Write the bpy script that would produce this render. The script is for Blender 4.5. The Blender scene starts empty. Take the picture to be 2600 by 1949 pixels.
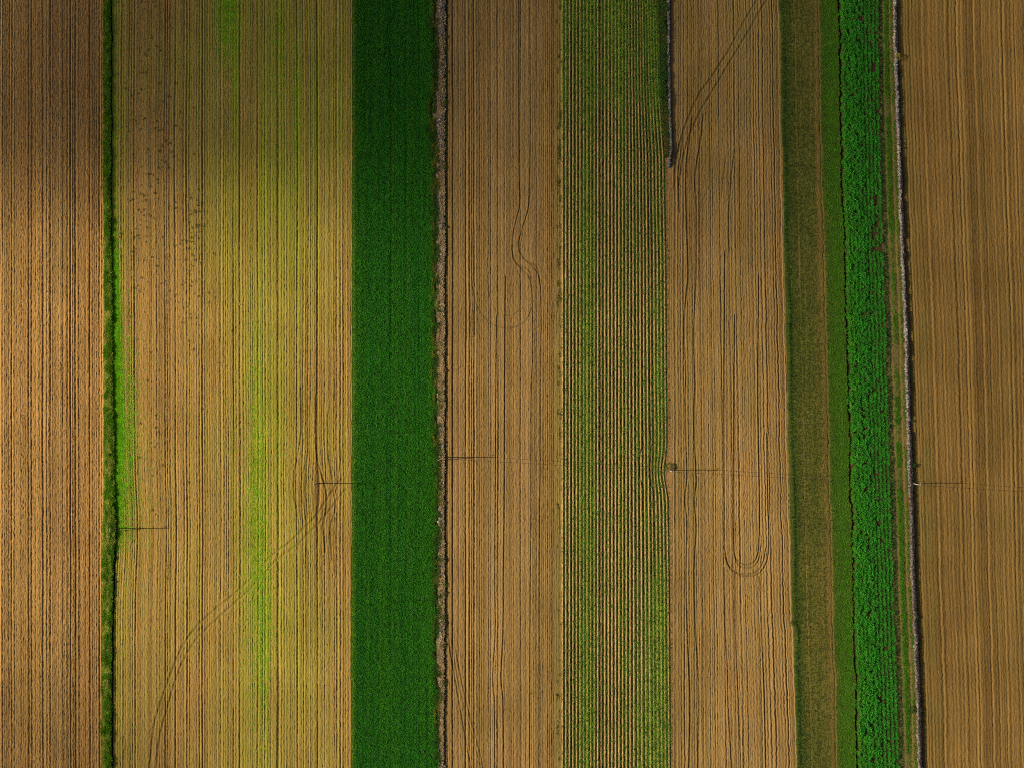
import bpy, math, random
import numpy as np

random.seed(7)
RNG = np.random.default_rng(7)
S = 0.1                      # metres per photo pixel: the fields are about 260 m across
C = bpy.context.scene.collection
SC = bpy.context.scene
ELEV = 30.0


def wx(px): return (np.asarray(px, float) - 1300.0) * S
def wy(py): return (974.5 - np.asarray(py, float)) * S


# ------------------------------------------------------------------ noise
def hash2(ix, iy, seed):
    n = (ix.astype(np.int64) * 374761393 + iy.astype(np.int64) * 668265263 + seed * 974711) & 0xffffffff
    n = ((n ^ (n >> 13)) * 1274126177) & 0xffffffff
    n = n ^ (n >> 16)
    n = (n * 2246822519) & 0xffffffff
    n = n ^ (n >> 15)
    return n.astype(np.float32) / np.float32(4294967295.0)


def vn(x, y, seed):
    """smooth value noise 0..1"""
    fx = np.floor(x); fy = np.floor(y)
    tx = x - fx; ty = y - fy
    tx = tx * tx * (3 - 2 * tx); ty = ty * ty * (3 - 2 * ty)
    ix = fx.astype(np.int64); iy = fy.astype(np.int64)
    a = hash2(ix, iy, seed); b = hash2(ix + 1, iy, seed)
    c = hash2(ix, iy + 1, seed); d = hash2(ix + 1, iy + 1, seed)
    return (a * (1 - tx) + b * tx) * (1 - ty) + (c * (1 - tx) + d * tx) * ty


def sm(a, b, v):
    t = np.clip((v - a) / (b - a), 0, 1)
    return t * t * (3 - 2 * t)


def gs(v, c, w): return np.exp(-((v - c) / w) ** 2)


class PL:
    """a boundary: x in photo pixels as a function of y"""
    seed = 0; rag = 0.0

    def __init__(self, *pts):
        self.y = np.array([p[0] for p in pts], float); self.x = np.array([p[1] for p in pts], float)

    def __call__(self, y):
        y = np.asarray(y, float)
        r = np.interp(y, self.y, self.x)
        if len(self.y) > 1:
            s0 = (self.x[1] - self.x[0]) / (self.y[1] - self.y[0]); s1 = (self.x[-1] - self.x[-2]) / (self.y[-1] - self.y[-2])
            r = np.where(y < self.y[0], self.x[0] + (y - self.y[0]) * s0 * 0.6, r)
            r = np.where(y > self.y[-1], self.x[-1] + (y - self.y[-1]) * s1 * 0.6, r)
        if self.rag:
            z = 0 * y
            r = r + self.rag * ((vn(y / 8.0, z, self.seed) - .5) * 1.6 + (vn(y / 45.0, z, self.seed + 1) - .5) * 2.0)
        return r

    def ragged(self, rag, seed):
        self.rag = rag; self.seed = seed
        return self

    def off(self, d): return PL(*[(y, x + d) for y, x in zip(self.y, self.x)]).ragged(self.rag, self.seed)


# field boundaries (photo pixel y, x); each a little ragged
HED_L = PL((0, 265), (490, 266), (680, 269), (980, 268), (1200, 268), (1340, 264), (1470, 263), (1949, 261))
HED_R = PL((0, 285), (490, 285), (650, 287), (980, 291), (1150, 295), (1300, 299), (1345, 301), (1400, 296), (1470, 292), (1600, 288), (1949, 288))
GRN_L = PL((0, 894), (980, 893), (1230, 892), (1949, 890))
GRN_R = PL((0, 1101), (200, 1103), (290, 1093), (340, 1096), (490, 1104), (740, 1103), (980, 1103), (1130, 1107), (1230, 1108), (1470, 1105), (1700, 1108), (1949, 1112))
RUB_R = PL((0, 1135), (490, 1133), (980, 1131), (1230, 1132), (1949, 1129))
ROW_L = PL((0, 1424), (980, 1425), (1949, 1424))
ROW_R = PL((0, 1668), (200, 1674), (400, 1688), (490, 1689), (650, 1692), (980, 1694), (1120, 1695), (1160, 1691), (1200, 1688), (1230, 1691), (1262, 1698), (1470, 1701), (1949, 1704))
F6_L = PL((0, 1714), (200, 1717), (380, 1716), (440, 1700), (490, 1696), (650, 1697), (980, 1700), (1120, 1702), (1200, 1706), (1262, 1705), (1470, 1706), (1949, 1709))
F6_R = PL((0, 1978), (490, 1988), (980, 1998), (1340, 2006), (1470, 2010), (1949, 2023))
F7_R = PL((0, 2127), (490, 2136), (980, 2151), (1470, 2163), (1949, 2176))
CRP_R = PL((0, 2229), (250, 2233), (490, 2238), (700, 2244), (980, 2253), (1225, 2260), (1470, 2268), (1949, 2283))
WAL_L = PL((0, 2264), (150, 2268), (300, 2273), (490, 2279), (700, 2287), (850, 2293), (980, 2297), (1225, 2304), (1470, 2311), (1700, 2321), (1949, 2328))
WAL_R = WAL_L.off(16)
for _k, (_b, _r) in enumerate(((HED_L, 1.5), (HED_R, 1.5), (GRN_L, 1.1), (GRN_R, 3.0), (RUB_R, 1.5), (ROW_L, 1.0), (F6_L, 1.0), (F6_R, 1.3), (F7_R, 2.6), (CRP_R, 1.2), (WAL_L, 1.0))):
    _b.ragged(_r, 7000 + 10 * _k)
WAL_R = WAL_L.off(16)
LEFT_END = PL((0, -420), (1949, -420))
RIGHT_END = PL((0, 3030), (1949, 3060))

Y_IN = np.arange(-12, 1963, 3.0)
Y_ALL = np.concatenate([np.arange(-340, -12, 8.0), Y_IN, np.arange(1966, 2296, 8.0)])


# ------------------------------------------------------------------ materials
def new_mat(name):
    m = bpy.data.materials.new(name); m.use_nodes = True
    nt = m.node_tree
    for n in list(nt.nodes): nt.nodes.remove(n)
    out = nt.nodes.new('ShaderNodeOutputMaterial')
    return m, nt, out


def soil_mat(name, dark, light, green, green2=None, bump=0.5, grain=0.35):
    """earth: moisture and painted ridge shade as tone along the furrows -> colour ramp, sprouting green mixed in, clods from noise"""
    m, nt, out = new_mat(name)
    N = nt.nodes.new; L = nt.links.new
    b = N('ShaderNodeBsdfPrincipled'); b.inputs['Roughness'].default_value = 0.95
    b.inputs['Specular IOR Level'].default_value = 0.12
    a = N('ShaderNodeAttribute'); a.attribute_name = 'tone'
    g = N('ShaderNodeAttribute'); g.attribute_name = 'green'
    geo = N('ShaderNodeTexCoord')
    n1 = N('ShaderNodeTexNoise'); n1.inputs['Scale'].default_value = 2.6; n1.inputs['Detail'].default_value = 4
    L(geo.outputs['Object'], n1.inputs['Vector'])
    n2 = N('ShaderNodeTexNoise'); n2.inputs['Scale'].default_value = 0.09; n2.inputs['Detail'].default_value = 3
    L(geo.outputs['Object'], n2.inputs['Vector'])
    ramp = N('ShaderNodeValToRGB')
    cr = ramp.color_ramp
    cr.elements[0].position = 0.0; cr.elements[0].color = (*dark, 1)
    cr.elements[1].position = 1.0; cr.elements[1].color = (*light, 1)
    e = cr.elements.new(0.5)
    e.color = (*[0.45 * d + 0.55 * l for d, l in zip(dark, light)], 1)
    ad = N('ShaderNodeMath'); ad.operation = 'MULTIPLY_ADD'
    L(n1.outputs['Fac'], ad.inputs[0]); ad.inputs[1].default_value = grain
    sb = N('ShaderNodeMath'); sb.operation = 'SUBTRACT'; L(a.outputs['Fac'], sb.inputs[0]); sb.inputs[1].default_value = grain * 0.5
    L(sb.outputs[0], ad.inputs[2]); L(ad.outputs[0], ramp.inputs['Fac'])
    gm = N('ShaderNodeMix'); gm.data_type = 'RGBA'
    gm.inputs[6].default_value = (*green, 1); gm.inputs[7].default_value = (*(green2 or green), 1)
    L(n1.outputs['Fac'], gm.inputs[0])
    mx = N('ShaderNodeMix'); mx.data_type = 'RGBA'
    L(g.outputs['Fac'], mx.inputs[0]); L(ramp.outputs['Color'], mx.inputs[6]); L(gm.outputs[2], mx.inputs[7])
    hs = N('ShaderNodeHueSaturation')
    mr = N('ShaderNodeMapRange'); mr.inputs[1].default_value = 0.3; mr.inputs[2].default_value = 0.7; mr.inputs[3].default_value = 0.9; mr.inputs[4].default_value = 1.1
    L(n2.outputs['Fac'], mr.inputs[0]); L(mr.outputs[0], hs.inputs['Value']); L(mx.outputs[2], hs.inputs['Color'])
    L(hs.outputs['Color'], b.inputs['Base Color'])
    n3 = N('ShaderNodeTexNoise'); n3.inputs['Scale'].default_value = 5.0; n3.inputs['Detail'].default_value = 3
    L(geo.outputs['Object'], n3.inputs['Vector'])
    bp = N('ShaderNodeBump'); bp.inputs['Strength'].default_value = bump; bp.inputs['Distance'].default_value = 0.12
    L(n3.outputs['Fac'], bp.inputs['Height']); L(bp.outputs['Normal'], b.inputs['Normal'])
    L(b.outputs[0], out.inputs['Surface'])
    return m


def leaf_mat(name, tint=(1, 1, 1), transl=0.3, rough=0.6, vary=0.5):
    m, nt, out = new_mat(name)
    N = nt.nodes.new; L = nt.links.new
    a = N('ShaderNodeAttribute'); a.attribute_name = 'col'
    tc = N('ShaderNodeTexCoord')
    n = N('ShaderNodeTexNoise'); n.inputs['Scale'].default_value = 0.7; n.inputs['Detail'].default_value = 3
    L(tc.outputs['Object'], n.inputs['Vector'])
    mr = N('ShaderNodeMapRange'); mr.inputs[1].default_value = 0.3; mr.inputs[2].default_value = 0.7
    mr.inputs[3].default_value = 1 - vary * 0.5; mr.inputs[4].default_value = 1 + vary * 0.5
    L(n.outputs['Fac'], mr.inputs[0])
    oi = N('ShaderNodeObjectInfo')
    mo = N('ShaderNodeMapRange'); mo.inputs[3].default_value = 0.88; mo.inputs[4].default_value = 1.12
    L(oi.outputs['Random'], mo.inputs[0])
    mu = N('ShaderNodeMath'); mu.operation = 'MULTIPLY'; L(mr.outputs[0], mu.inputs[0]); L(mo.outputs[0], mu.inputs[1])
    mt = N('ShaderNodeMix'); mt.data_type = 'RGBA'; mt.blend_type = 'MULTIPLY'; mt.inputs[0].default_value = 1
    mt.inputs[7].default_value = (*tint, 1); L(a.outputs['Color'], mt.inputs[6])
    hs = N('ShaderNodeHueSaturation'); L(mu.outputs[0], hs.inputs['Value']); L(mt.outputs[2], hs.inputs['Color'])
    p = N('ShaderNodeBsdfPrincipled'); p.inputs['Roughness'].default_value = rough; p.inputs['Specular IOR Level'].default_value = 0.25
    L(hs.outputs['Color'], p.inputs['Base Color'])
    t = N('ShaderNodeBsdfTranslucent'); L(hs.outputs['Color'], t.inputs['Color'])
    ms = N('ShaderNodeMixShader'); ms.inputs[0].default_value = transl
    L(p.outputs[0], ms.inputs[1]); L(t.outputs[0], ms.inputs[2]); L(ms.outputs[0], out.inputs['Surface'])
    return m


def plain_mat(name, col, rough=0.8, metal=0.0, scale=6.0, vary=0.3, use_col=False):
    m, nt, out = new_mat(name)
    N = nt.nodes.new; L = nt.links.new
    p = N('ShaderNodeBsdfPrincipled'); p.inputs['Roughness'].default_value = rough; p.inputs['Metallic'].default_value = metal
    p.inputs['Specular IOR Level'].default_value = 0.25
    tc = N('ShaderNodeTexCoord'); n = N('ShaderNodeTexNoise'); n.inputs['Scale'].default_value = scale; n.inputs['Detail'].default_value = 5
    L(tc.outputs['Object'], n.inputs['Vector'])
    mr = N('ShaderNodeMapRange'); mr.inputs[1].default_value = 0.3; mr.inputs[2].default_value = 0.7
    mr.inputs[3].default_value = 1 - vary; mr.inputs[4].default_value = 1 + vary
    L(n.outputs['Fac'], mr.inputs[0])
    hs = N('ShaderNodeHueSaturation'); L(mr.outputs[0], hs.inputs['Value'])
    if use_col:
        a = N('ShaderNodeAttribute'); a.attribute_name = 'col'; L(a.outputs['Color'], hs.inputs['Color'])
    else:
        hs.inputs['Color'].default_value = (*col, 1)
    L(hs.outputs['Color'], p.inputs['Base Color'])
    bp = N('ShaderNodeBump'); bp.inputs['Strength'].default_value = 0.4; bp.inputs['Distance'].default_value = 0.03
    L(n.outputs['Fac'], bp.inputs['Height']); L(bp.outputs['Normal'], p.inputs['Normal'])
    L(p.outputs[0], out.inputs['Surface'])
    return m


# ------------------------------------------------------------------ mesh helpers
def mesh_np(name, V, F, mat, col=None, attrs=None, smooth=False):
    V = np.ascontiguousarray(V, np.float32); F = np.ascontiguousarray(F, np.int32)
    k = F.shape[1]
    me = bpy.data.meshes.new(name)
    me.vertices.add(len(V)); me.vertices.foreach_set('co', V.ravel())
    me.loops.add(F.size); me.loops.foreach_set('vertex_index', F.ravel())
    me.polygons.add(len(F))
    me.polygons.foreach_set('loop_start', np.arange(0, F.size, k, dtype=np.int32))
    try: me.polygons.foreach_set('loop_total', np.full(len(F), k, np.int32))
    except Exception: pass
    me.polygons.foreach_set('use_smooth', np.full(len(F), smooth, bool))
    if col is not None:
        at = me.attributes.new('col', 'FLOAT_COLOR', 'POINT')
        c4 = np.ones((len(V), 4), np.float32); c4[:, :3] = col
        at.data.foreach_set('color', c4.ravel())
    for nm, arr in (attrs or {}).items():
        at = me.attributes.new(nm, 'FLOAT', 'POINT'); at.data.foreach_set('value', np.ascontiguousarray(arr, np.float32).ravel())
    me.update(calc_edges=True)
    if mat: me.materials.append(mat)
    return me


def link(name, me, parent=None, loc=(0, 0, 0), rz=0.0, sc=1.0):
    o = bpy.data.objects.new(name, me); C.objects.link(o)
    o.location = loc; o.rotation_euler = (0, 0, rz); o.scale = (sc, sc, sc)
    if parent: o.parent = parent
    return o


def tag(o, label=None, cat=None, group=None, kind=None):
    if label: o['label'] = label
    if cat: o['category'] = cat
    if group: o['group'] = group
    if kind: o['kind'] = kind
    return o


def empty(name, loc=(0, 0, 0), rz=0.0):
    o = bpy.data.objects.new(name, None); C.objects.link(o); o.location = loc; o.rotation_euler = (0, 0, rz)
    o.empty_display_size = 0.5
    return o


# ------------------------------------------------------------------ furrow profiles
def make_profile(w0, w1, seed, gap=(5, 11), depth=(0.05, 0.2), width=(0.9, 2.0), lines=()):
    """height and tone across a field, sampled every quarter pixel"""
    r = np.random.default_rng(seed)
    w = np.arange(w0, w1, 0.25); h = np.zeros_like(w); t = np.zeros_like(w)
    p = w0
    while p < w1:
        d = r.uniform(*depth) * (1.6 if r.random() < 0.10 else 1) * (0.35 if r.random() < 0.3 else 1); q = r.uniform(*width)
        i0, i1 = np.searchsorted(w, [p - 12, p + 12])
        ww = w[i0:i1]
        h[i0:i1] -= d * gs(ww, p, q)
        h[i0:i1] += 0.35 * d * gs(ww, p + 2.4 * q, 1.3 * q)
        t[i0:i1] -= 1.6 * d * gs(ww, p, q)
        if r.random() < 0.4:
            t[i0:i1] += r.uniform(0.1, 0.35) * gs(ww, p + r.uniform(2, 5), r.uniform(0.8, 1.8))
        p += r.uniform(*gap)
    for x, d, q in lines:
        d *= .75
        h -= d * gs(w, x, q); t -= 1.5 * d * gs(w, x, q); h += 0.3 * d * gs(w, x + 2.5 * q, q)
    for sc_, a in ((3, 0.10), (9, 0.12), (28, 0.10), (80, 0.06)):
        t += a * 2 * (vn(w / sc_, np.zeros_like(w), seed + sc_) - 0.5)
    h += 0.05 * (vn(w / 2.2, np.zeros_like(w), seed + 91) - 0.5) + 0.06 * (vn(w / 5, np.zeros_like(w), seed + 92) - 0.5)
    return w, h, t


def catmull(pts, step=6.0):
    P = np.array(pts, float)
    if len(P) < 3: return P
    P = np.vstack([2 * P[0] - P[1], P, 2 * P[-1] - P[-2]])
    out = []
    for i in range(1, len(P) - 2):
        n = max(2, int(np.hypot(*(P[i + 1] - P[i])) / step))
        t = np.linspace(0, 1, n, endpoint=False)[:, None]
        a, b, c, d = P[i - 1], P[i], P[i + 1], P[i + 2]
        out.append(0.5 * (2 * b + (c - a) * t + (2 * a - 5 * b + 4 * c - d) * t ** 2 + (3 * b - 3 * c + d - a) * t ** 3))
    out.append(P[-2][None])
    return np.vstack(out)


def track_dist(XP, ys, pts):
    D = np.full(XP.shape, 99.0)
    A = catmull(pts)
    for p, q in zip(A[:-1], A[1:]):
        r0, r1 = np.searchsorted(ys, [min(p[1], q[1]) - 9, max(p[1], q[1]) + 9])
        if r1 <= r0: continue
        row = XP[(r0 + r1) // 2]
        c0, c1 = np.searchsorted(row, [min(p[0], q[0]) - 12, max(p[0], q[0]) + 12])
        if c1 <= c0: continue
        X = XP[r0:r1, c0:c1]; Y = np.broadcast_to(ys[r0:r1, None], X.shape)
        d = q - p; L2 = max((d * d).sum(), 1e-6)
        t = np.clip(((X - p[0]) * d[0] + (Y - p[1]) * d[1]) / L2, 0, 1)
        dd = np.hypot(X - p[0] - t * d[0], Y - p[1] - t * d[1])
        D[r0:r1, c0:c1] = np.minimum(D[r0:r1, c0:c1], dd)
    return D


def field(name, label, L, R, mat, seed, prof=None, wfun=None, hfun=None, tonefun=None, greenfun=None, tracks=(),
          base=0.5, clod=0.05, step=1.25, cat='field', amp=1.0, zbase=0.0, tgain=1.0):
    """one sheet of ground between two boundaries; furrows, ridges and wheel ruts are real relief"""
    ys = Y_ALL
    l = L(ys); r = R(ys)
    l0, r0 = float(np.interp(974, ys, l)), float(np.interp(974, ys, r))
    xs = [l0]
    while xs[-1] < r0 - 0.01:
        st = step if -25 < xs[-1] < 2625 else 3.5
        xs.append(min(xs[-1] + st, r0))
    if len(xs) > 2 and xs[-1] - xs[-2] < 0.4: xs.pop(-2)
    u = (np.array(xs) - l0) / (r0 - l0)
    XP = l[:, None] + u[None, :] * (r - l)[:, None]
    YP = np.broadcast_to(ys[:, None], XP.shape)
    W = wfun(XP, YP, u) if wfun else l0 + u[None, :] * (r0 - l0) + 0 * XP
    h = np.zeros(XP.shape); t = np.full(XP.shape, base, float)
    if prof is not None:
        w, ph, pt = prof
        Ww = W + 1.1 * (vn(W / 60, YP / 160, seed + 5) - 0.5) + 0.9 * (vn(W / 9, YP / 26, seed + 6) - 0.5)
        a = amp * (0.30 + 0.95 * vn(W / 7, YP / 420, seed + 7) + 0.5 * vn(W / 4, YP / 55, seed + 12))
        h += a * np.interp(Ww, w, ph); t += tgain * (0.5 + 0.5 * a) * np.interp(Ww, w, pt)
        t += 0.20 * (vn(W / 3.2, YP / 500, seed + 8) - 0.5) + 0.15 * (vn(W / 1.6, YP / 90, seed + 9) - 0.5)
    if hfun:
        dh, dt = hfun(XP, YP, W); h += dh; t += dt
    if tonefun: t += tonefun(XP, YP, W)
    for pts, wd, dp in tracks:
        d = track_dist(XP, ys, pts)
        k = np.exp(-(d / (wd * 1.15)) ** 2)
        h = h * (1 - 0.6 * k) - dp * np.exp(-(d / wd) ** 2) + 0.35 * dp * np.exp(-((d - 2.0 * wd) / (0.7 * wd)) ** 2)
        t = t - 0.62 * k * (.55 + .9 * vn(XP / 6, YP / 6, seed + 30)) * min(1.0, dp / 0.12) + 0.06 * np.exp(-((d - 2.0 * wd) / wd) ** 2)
    h += 1.5 * clod * (vn(XP / 2.1, YP / 5.0, seed + 20) - 0.5) + 1.6 * clod * (hash2(np.round(XP * 7), np.round(YP * 3), seed + 21) - 0.5)
    t += 0.24 * (hash2(np.round(XP * 5), np.round(YP * 2), seed + 22) - 0.5) + 0.16 * (vn(XP / 3, YP / 5, seed + 23) - 0.5)
    t += 0.16 * (vn(XP / 140, YP / 260, seed + 24) - 0.5)
    g = np.clip(greenfun(XP, YP, W), 0, 1) if greenfun else np.zeros(XP.shape)
    e = sm(0, 4, XP - l[:, None]) * sm(0, 4, r[:, None] - XP)
    h = h * (0.15 + 0.85 * e)
    h[:, 0] = 0; h[:, -1] = 0
    ny, nx = XP.shape
    V = np.stack([wx(XP), wy(YP), h + zbase], -1).reshape(-1, 3)
    i = np.arange(ny * nx).reshape(ny, nx)
    F = np.stack([i[1:, :-1], i[1:, 1:], i[:-1, 1:], i[:-1, :-1]], -1).reshape(-1, 4)
    me = mesh_np(name, V, F, mat, attrs={'tone': np.clip(t, 0, 1), 'green': g}, smooth=True)
    return tag(link(name, me), label, cat, None, 'structure')


# ------------------------------------------------------------------ ground sheet to the horizon
def ground():
    m, nt, out = new_mat('distant_farmland')
    N = nt.nodes.new; L = nt.links.new
    tc = N('ShaderNodeTexCoord'); mp = N('ShaderNodeMapping'); mp.inputs['Scale'].default_value = (0.035, 0.0006, 1)
    L(tc.outputs['Object'], mp.inputs['Vector'])
    vo = N('ShaderNodeTexVoronoi'); vo.inputs['Scale'].default_value = 1.0; L(mp.outputs[0], vo.inputs['Vector'])
    rp = N('ShaderNodeValToRGB'); rp.color_ramp.interpolation = 'CONSTANT'
    cols = [(0, (0.2, 0.12, 0.055)), (0.3, (0.17, 0.13, 0.045)), (0.5, (0.025, 0.075, 0.015)), (0.65, (0.22, 0.14, 0.06)), (0.85, (0.08, 0.1, 0.03))]
    rp.color_ramp.elements[0].color = (*cols[0][1], 1)
    rp.color_ramp.elements[1].position = cols[-1][0]; rp.color_ramp.elements[1].color = (*cols[-1][1], 1)
    for p, c in cols[1:-1]:
        e = rp.color_ramp.elements.new(p); e.color = (*c, 1)
    sep = N('ShaderNodeSeparateColor'); L(vo.outputs['Color'], sep.inputs[0]); L(sep.outputs[0], rp.inputs['Fac'])
    p = N('ShaderNodeBsdfPrincipled'); p.inputs['Roughness'].default_value = 1; L(rp.outputs[0], p.inputs['Base Color'])
    L(p.outputs[0], out.inputs['Surface'])
    n = 40; a = np.linspace(-4000, 4000, n)
    X, Y = np.meshgrid(a, a)
    V = np.stack([X, Y, np.full_like(X, -0.6)], -1).reshape(-1, 3)
    i = np.arange(n * n).reshape(n, n)
    F = np.stack([i[:-1, :-1], i[:-1, 1:], i[1:, 1:], i[1:, :-1]], -1).reshape(-1, 4)
    tag(link('ground', mesh_np('ground', V, F, m)), 'farmland stretching away beyond the striped fields', 'ground', None, 'structure')


ground()

# ------------------------------------------------------------------ the fields
BROWN = soil_mat('warm_ploughed_soil', (0.130, 0.060, 0.019), (0.48, 0.285, 0.090), (0.09, 0.12, 0.03))
OLIVE = soil_mat('sprouting_soil', (0.110, 0.062, 0.016), (0.42, 0.255, 0.080), (0.19, 0.22, 0.012), (0.29, 0.30, 0.03))
HARROW = soil_mat('harrowed_soil', (0.100, 0.054, 0.018), (0.385, 0.230, 0.086), (0.13, 0.12, 0.025))
DARKBR = soil_mat('dull_harrowed_soil', (0.068, 0.038, 0.010), (0.29, 0.170, 0.048), (0.10, 0.10, 0.022))
ROWSOIL = soil_mat('ridged_soil', (0.034, 0.018, 0.006), (0.48, 0.32, 0.12), (0.15, 0.18, 0.022), (0.25, 0.27, 0.045))
MEADOW = soil_mat('stubble_soil', (0.055, 0.05, 0.012), (0.20, 0.130, 0.034), (0.035, 0.082, 0.008), (0.065, 0.115, 0.012))
GRAINSOIL = soil_mat('soil_under_grain', (0.012, 0.035, 0.006), (0.03, 0.075, 0.012), (0.02, 0.08, 0.01))
CROPSOIL = soil_mat('soil_under_crop', (0.025, 0.018, 0.008), (0.075, 0.044, 0.020), (0.02, 0.06, 0.012))
VERGE = soil_mat('verge_earth', (0.06, 0.04, 0.025), (0.27, 0.19, 0.11), (0.06, 0.11, 0.015))
PATHS = soil_mat('path_earth', (0.055, 0.045, 0.018), (0.25, 0.155, 0.06), (0.05, 0.14, 0.008), (0.09, 0.20, 0.012))

# left ploughed field
pr = make_profile(-440, 330, 11, gap=(3.6, 8), depth=(0.04, 0.17), width=(0.7, 1.6),
                  lines=[(81, .25, 1.8), (110, .2, 2.5), (129, .22, 1.6), (180, .3, 1.8), (193, .28, 2.0), (228, .25, 1.8)])
field('ploughed_field', 'reddish brown ploughed field of rough dark furrows left of the grassy hedge', LEFT_END, HED_L, BROWN, 100, prof=pr, clod=0.08,
      wfun=lambda X, Y, u: X + 3 * (vn(X / 90, Y / 500, 3) - .5), amp=0.95, base=0.51, tgain=.9,
      greenfun=lambda X, Y, W: 0.12 * sm(.55, .8, vn(X / 30, Y / 300, 9)))

# broad olive field with sprouting green
def w_olive(X, Y, u):
    b = np.where(X < 803, -1.0, 1.0) * 9 * gs(Y, 1235, 75) * np.exp(-np.abs(X - 803) / 45) * np.tanh(np.abs(X - 803) / 10)
    c = 12 * gs(Y, 1342, 130) * np.exp(-np.maximum(X - 300, 0) / 95) + 4 * sm(700, 1340, Y) * np.exp(-np.maximum(X - 300, 0) / 60)
    return X - b - c + 3 * (vn(X / 110, Y / 420, 13) - .5)


def g_olive(X, Y, W):
    line = vn(W / 2.6, Y / 300, 14)
    g = 0.14 + 0.40 * gs(X, 670, 100) * sm(100, 700, Y) + 0.13 * gs(X, 770, 110) * sm(300, 800, Y)
    g += 0.75 * gs(X, 650, 20) * gs(Y, 1330, 330) * (0.15 + 1.1 * line)
    g += 0.95 * gs(X - 0.012 * (Y - 1500), 668, 16) * gs(Y, 1560, 210) * (0.4 + 0.8 * line)
    g += 1.3 * gs(X, 575, 17) * (1 - sm(20, 210, Y)) + 0.9 * gs(X, 596, 7) * (1 - sm(100, 420, Y))
    g += 0.7 * gs(X, 705, 14) * (1 - sm(200, 600, Y)) * line + 0.55 * gs(X, 755, 8) * gs(Y, 260, 190)
    g += 0.55 * sm(380, 560, X) * (1 - sm(200, 900, Y)) * (.4 + .8 * line)
    e = np.maximum(X - HED_R(Y), 0)
    g += 1.7 * np.exp(-(e / 15) ** 2) * gs(Y, 960, 215) + 0.55 * np.exp(-e / 55) * gs(Y, 1120, 330) * (.3 + line)
    g += 0.45 * np.exp(-e / 38) * (1 - sm(250, 900, Y)) + .3 * np.exp(-e / 30) - .05
    g -= 0.30 * gs(X, 400, 90) * gs(Y, 800, 330)
    g += 0.45 * (line - 0.5) + 0.25 * (vn(W / 1.7, Y / 60, 15) - .5) + 0.3 * (vn(X / 70, Y / 160, 16) - .5)
    return g


tr2 = [([(868, 1215), (850, 1232), (835, 1258), (800, 1310), (770, 1340), (735, 1375), (700, 1400), (680, 1420), (640, 1465), (590, 1510), (540, 1550), (490, 1600), (455, 1655), (430, 1720), (405, 1790), (390, 1850), (380, 1949)], 2.4, .08),
       ([(878, 1240), (850, 1275), (815, 1320), (790, 1345), (750, 1385), (712, 1412), (690, 1432), (652, 1478), (604, 1522), (555, 1565), (507, 1612), (472, 1662), (446, 1725), (424, 1800), (405, 1870), (396, 1949)], 2.4, .08),
       ([(764, 980), (765, 1090), (757, 1150), (748, 1200), (747, 1250), (753, 1290), (760, 1340), (757, 1400)], 1.8, .08),
       ([(786, 1030), (784, 1130), (776, 1180), (768, 1205), (766, 1245), (774, 1290), (779, 1350), (776, 1440)], 1.8, .07),
       ([(803, 1000), (803, 1100), (806, 1165), (816, 1200), (827, 1240), (830, 1280), (822, 1330), (826, 1400)], 2.0, .13),
       ([(832, 1050), (834, 1150), (842, 1200), (846, 1240), (852, 1290), (838, 1340), (843, 1420)], 1.8, .08),
       ([(868, 1140), (861, 1200), (853, 1250)], 1.6, .07)]
pr = make_profile(240, 930, 22, gap=(4.5, 8.5), depth=(0.05, 0.15), width=(0.8, 1.6),
                  lines=[(341, .18, 1.5), (419, .2, 1.5), (446, .2, 1.5), (466, .15, 2.2), (515, .12, 1.5), (561, .2, 1.4), (611, .18, 1.4), (656, .22, 1.6), (707, .26, 2.4), (756, .26, 1.7), (806, .3, 2.2), (840, .12, 1.5), (854, .25, 1.6)])
field('sown_field', 'broad olive and tan field with sprouting green streaks between the grassy hedge and the dark grain', HED_R, GRN_L, OLIVE, 200, prof=pr,
      wfun=w_olive, tracks=tr2, greenfun=g_olive, clod=0.06, base=0.55, amp=0.85, tgain=.75)

# dense green grain: the ground below it
field('grain_field', 'earth under the dense dark green grain strip', GRN_L, GRN_R, GRAINSOIL, 300, base=0.4, clod=0.05, step=2.5,
      tonefun=lambda X, Y, W: 0 * X)

field('rubble_verge', 'rough earth under the dry grass and stones beside the grain', GRN_R, RUB_R, VERGE, 350, base=0.45, clod=0.12,
      hfun=lambda X, Y, W: (0.25 * gs(X, (GRN_R(Y) + 1128) / 2, 9), 0.12 * gs(X, (GRN_R(Y) + 1128) / 2, 9)),
      greenfun=lambda X, Y, W: 0.7 * gs(X - GRN_R(Y), 3, 6) + .4 * (vn(X / 8, Y / 15, 4) > .65))

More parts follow.
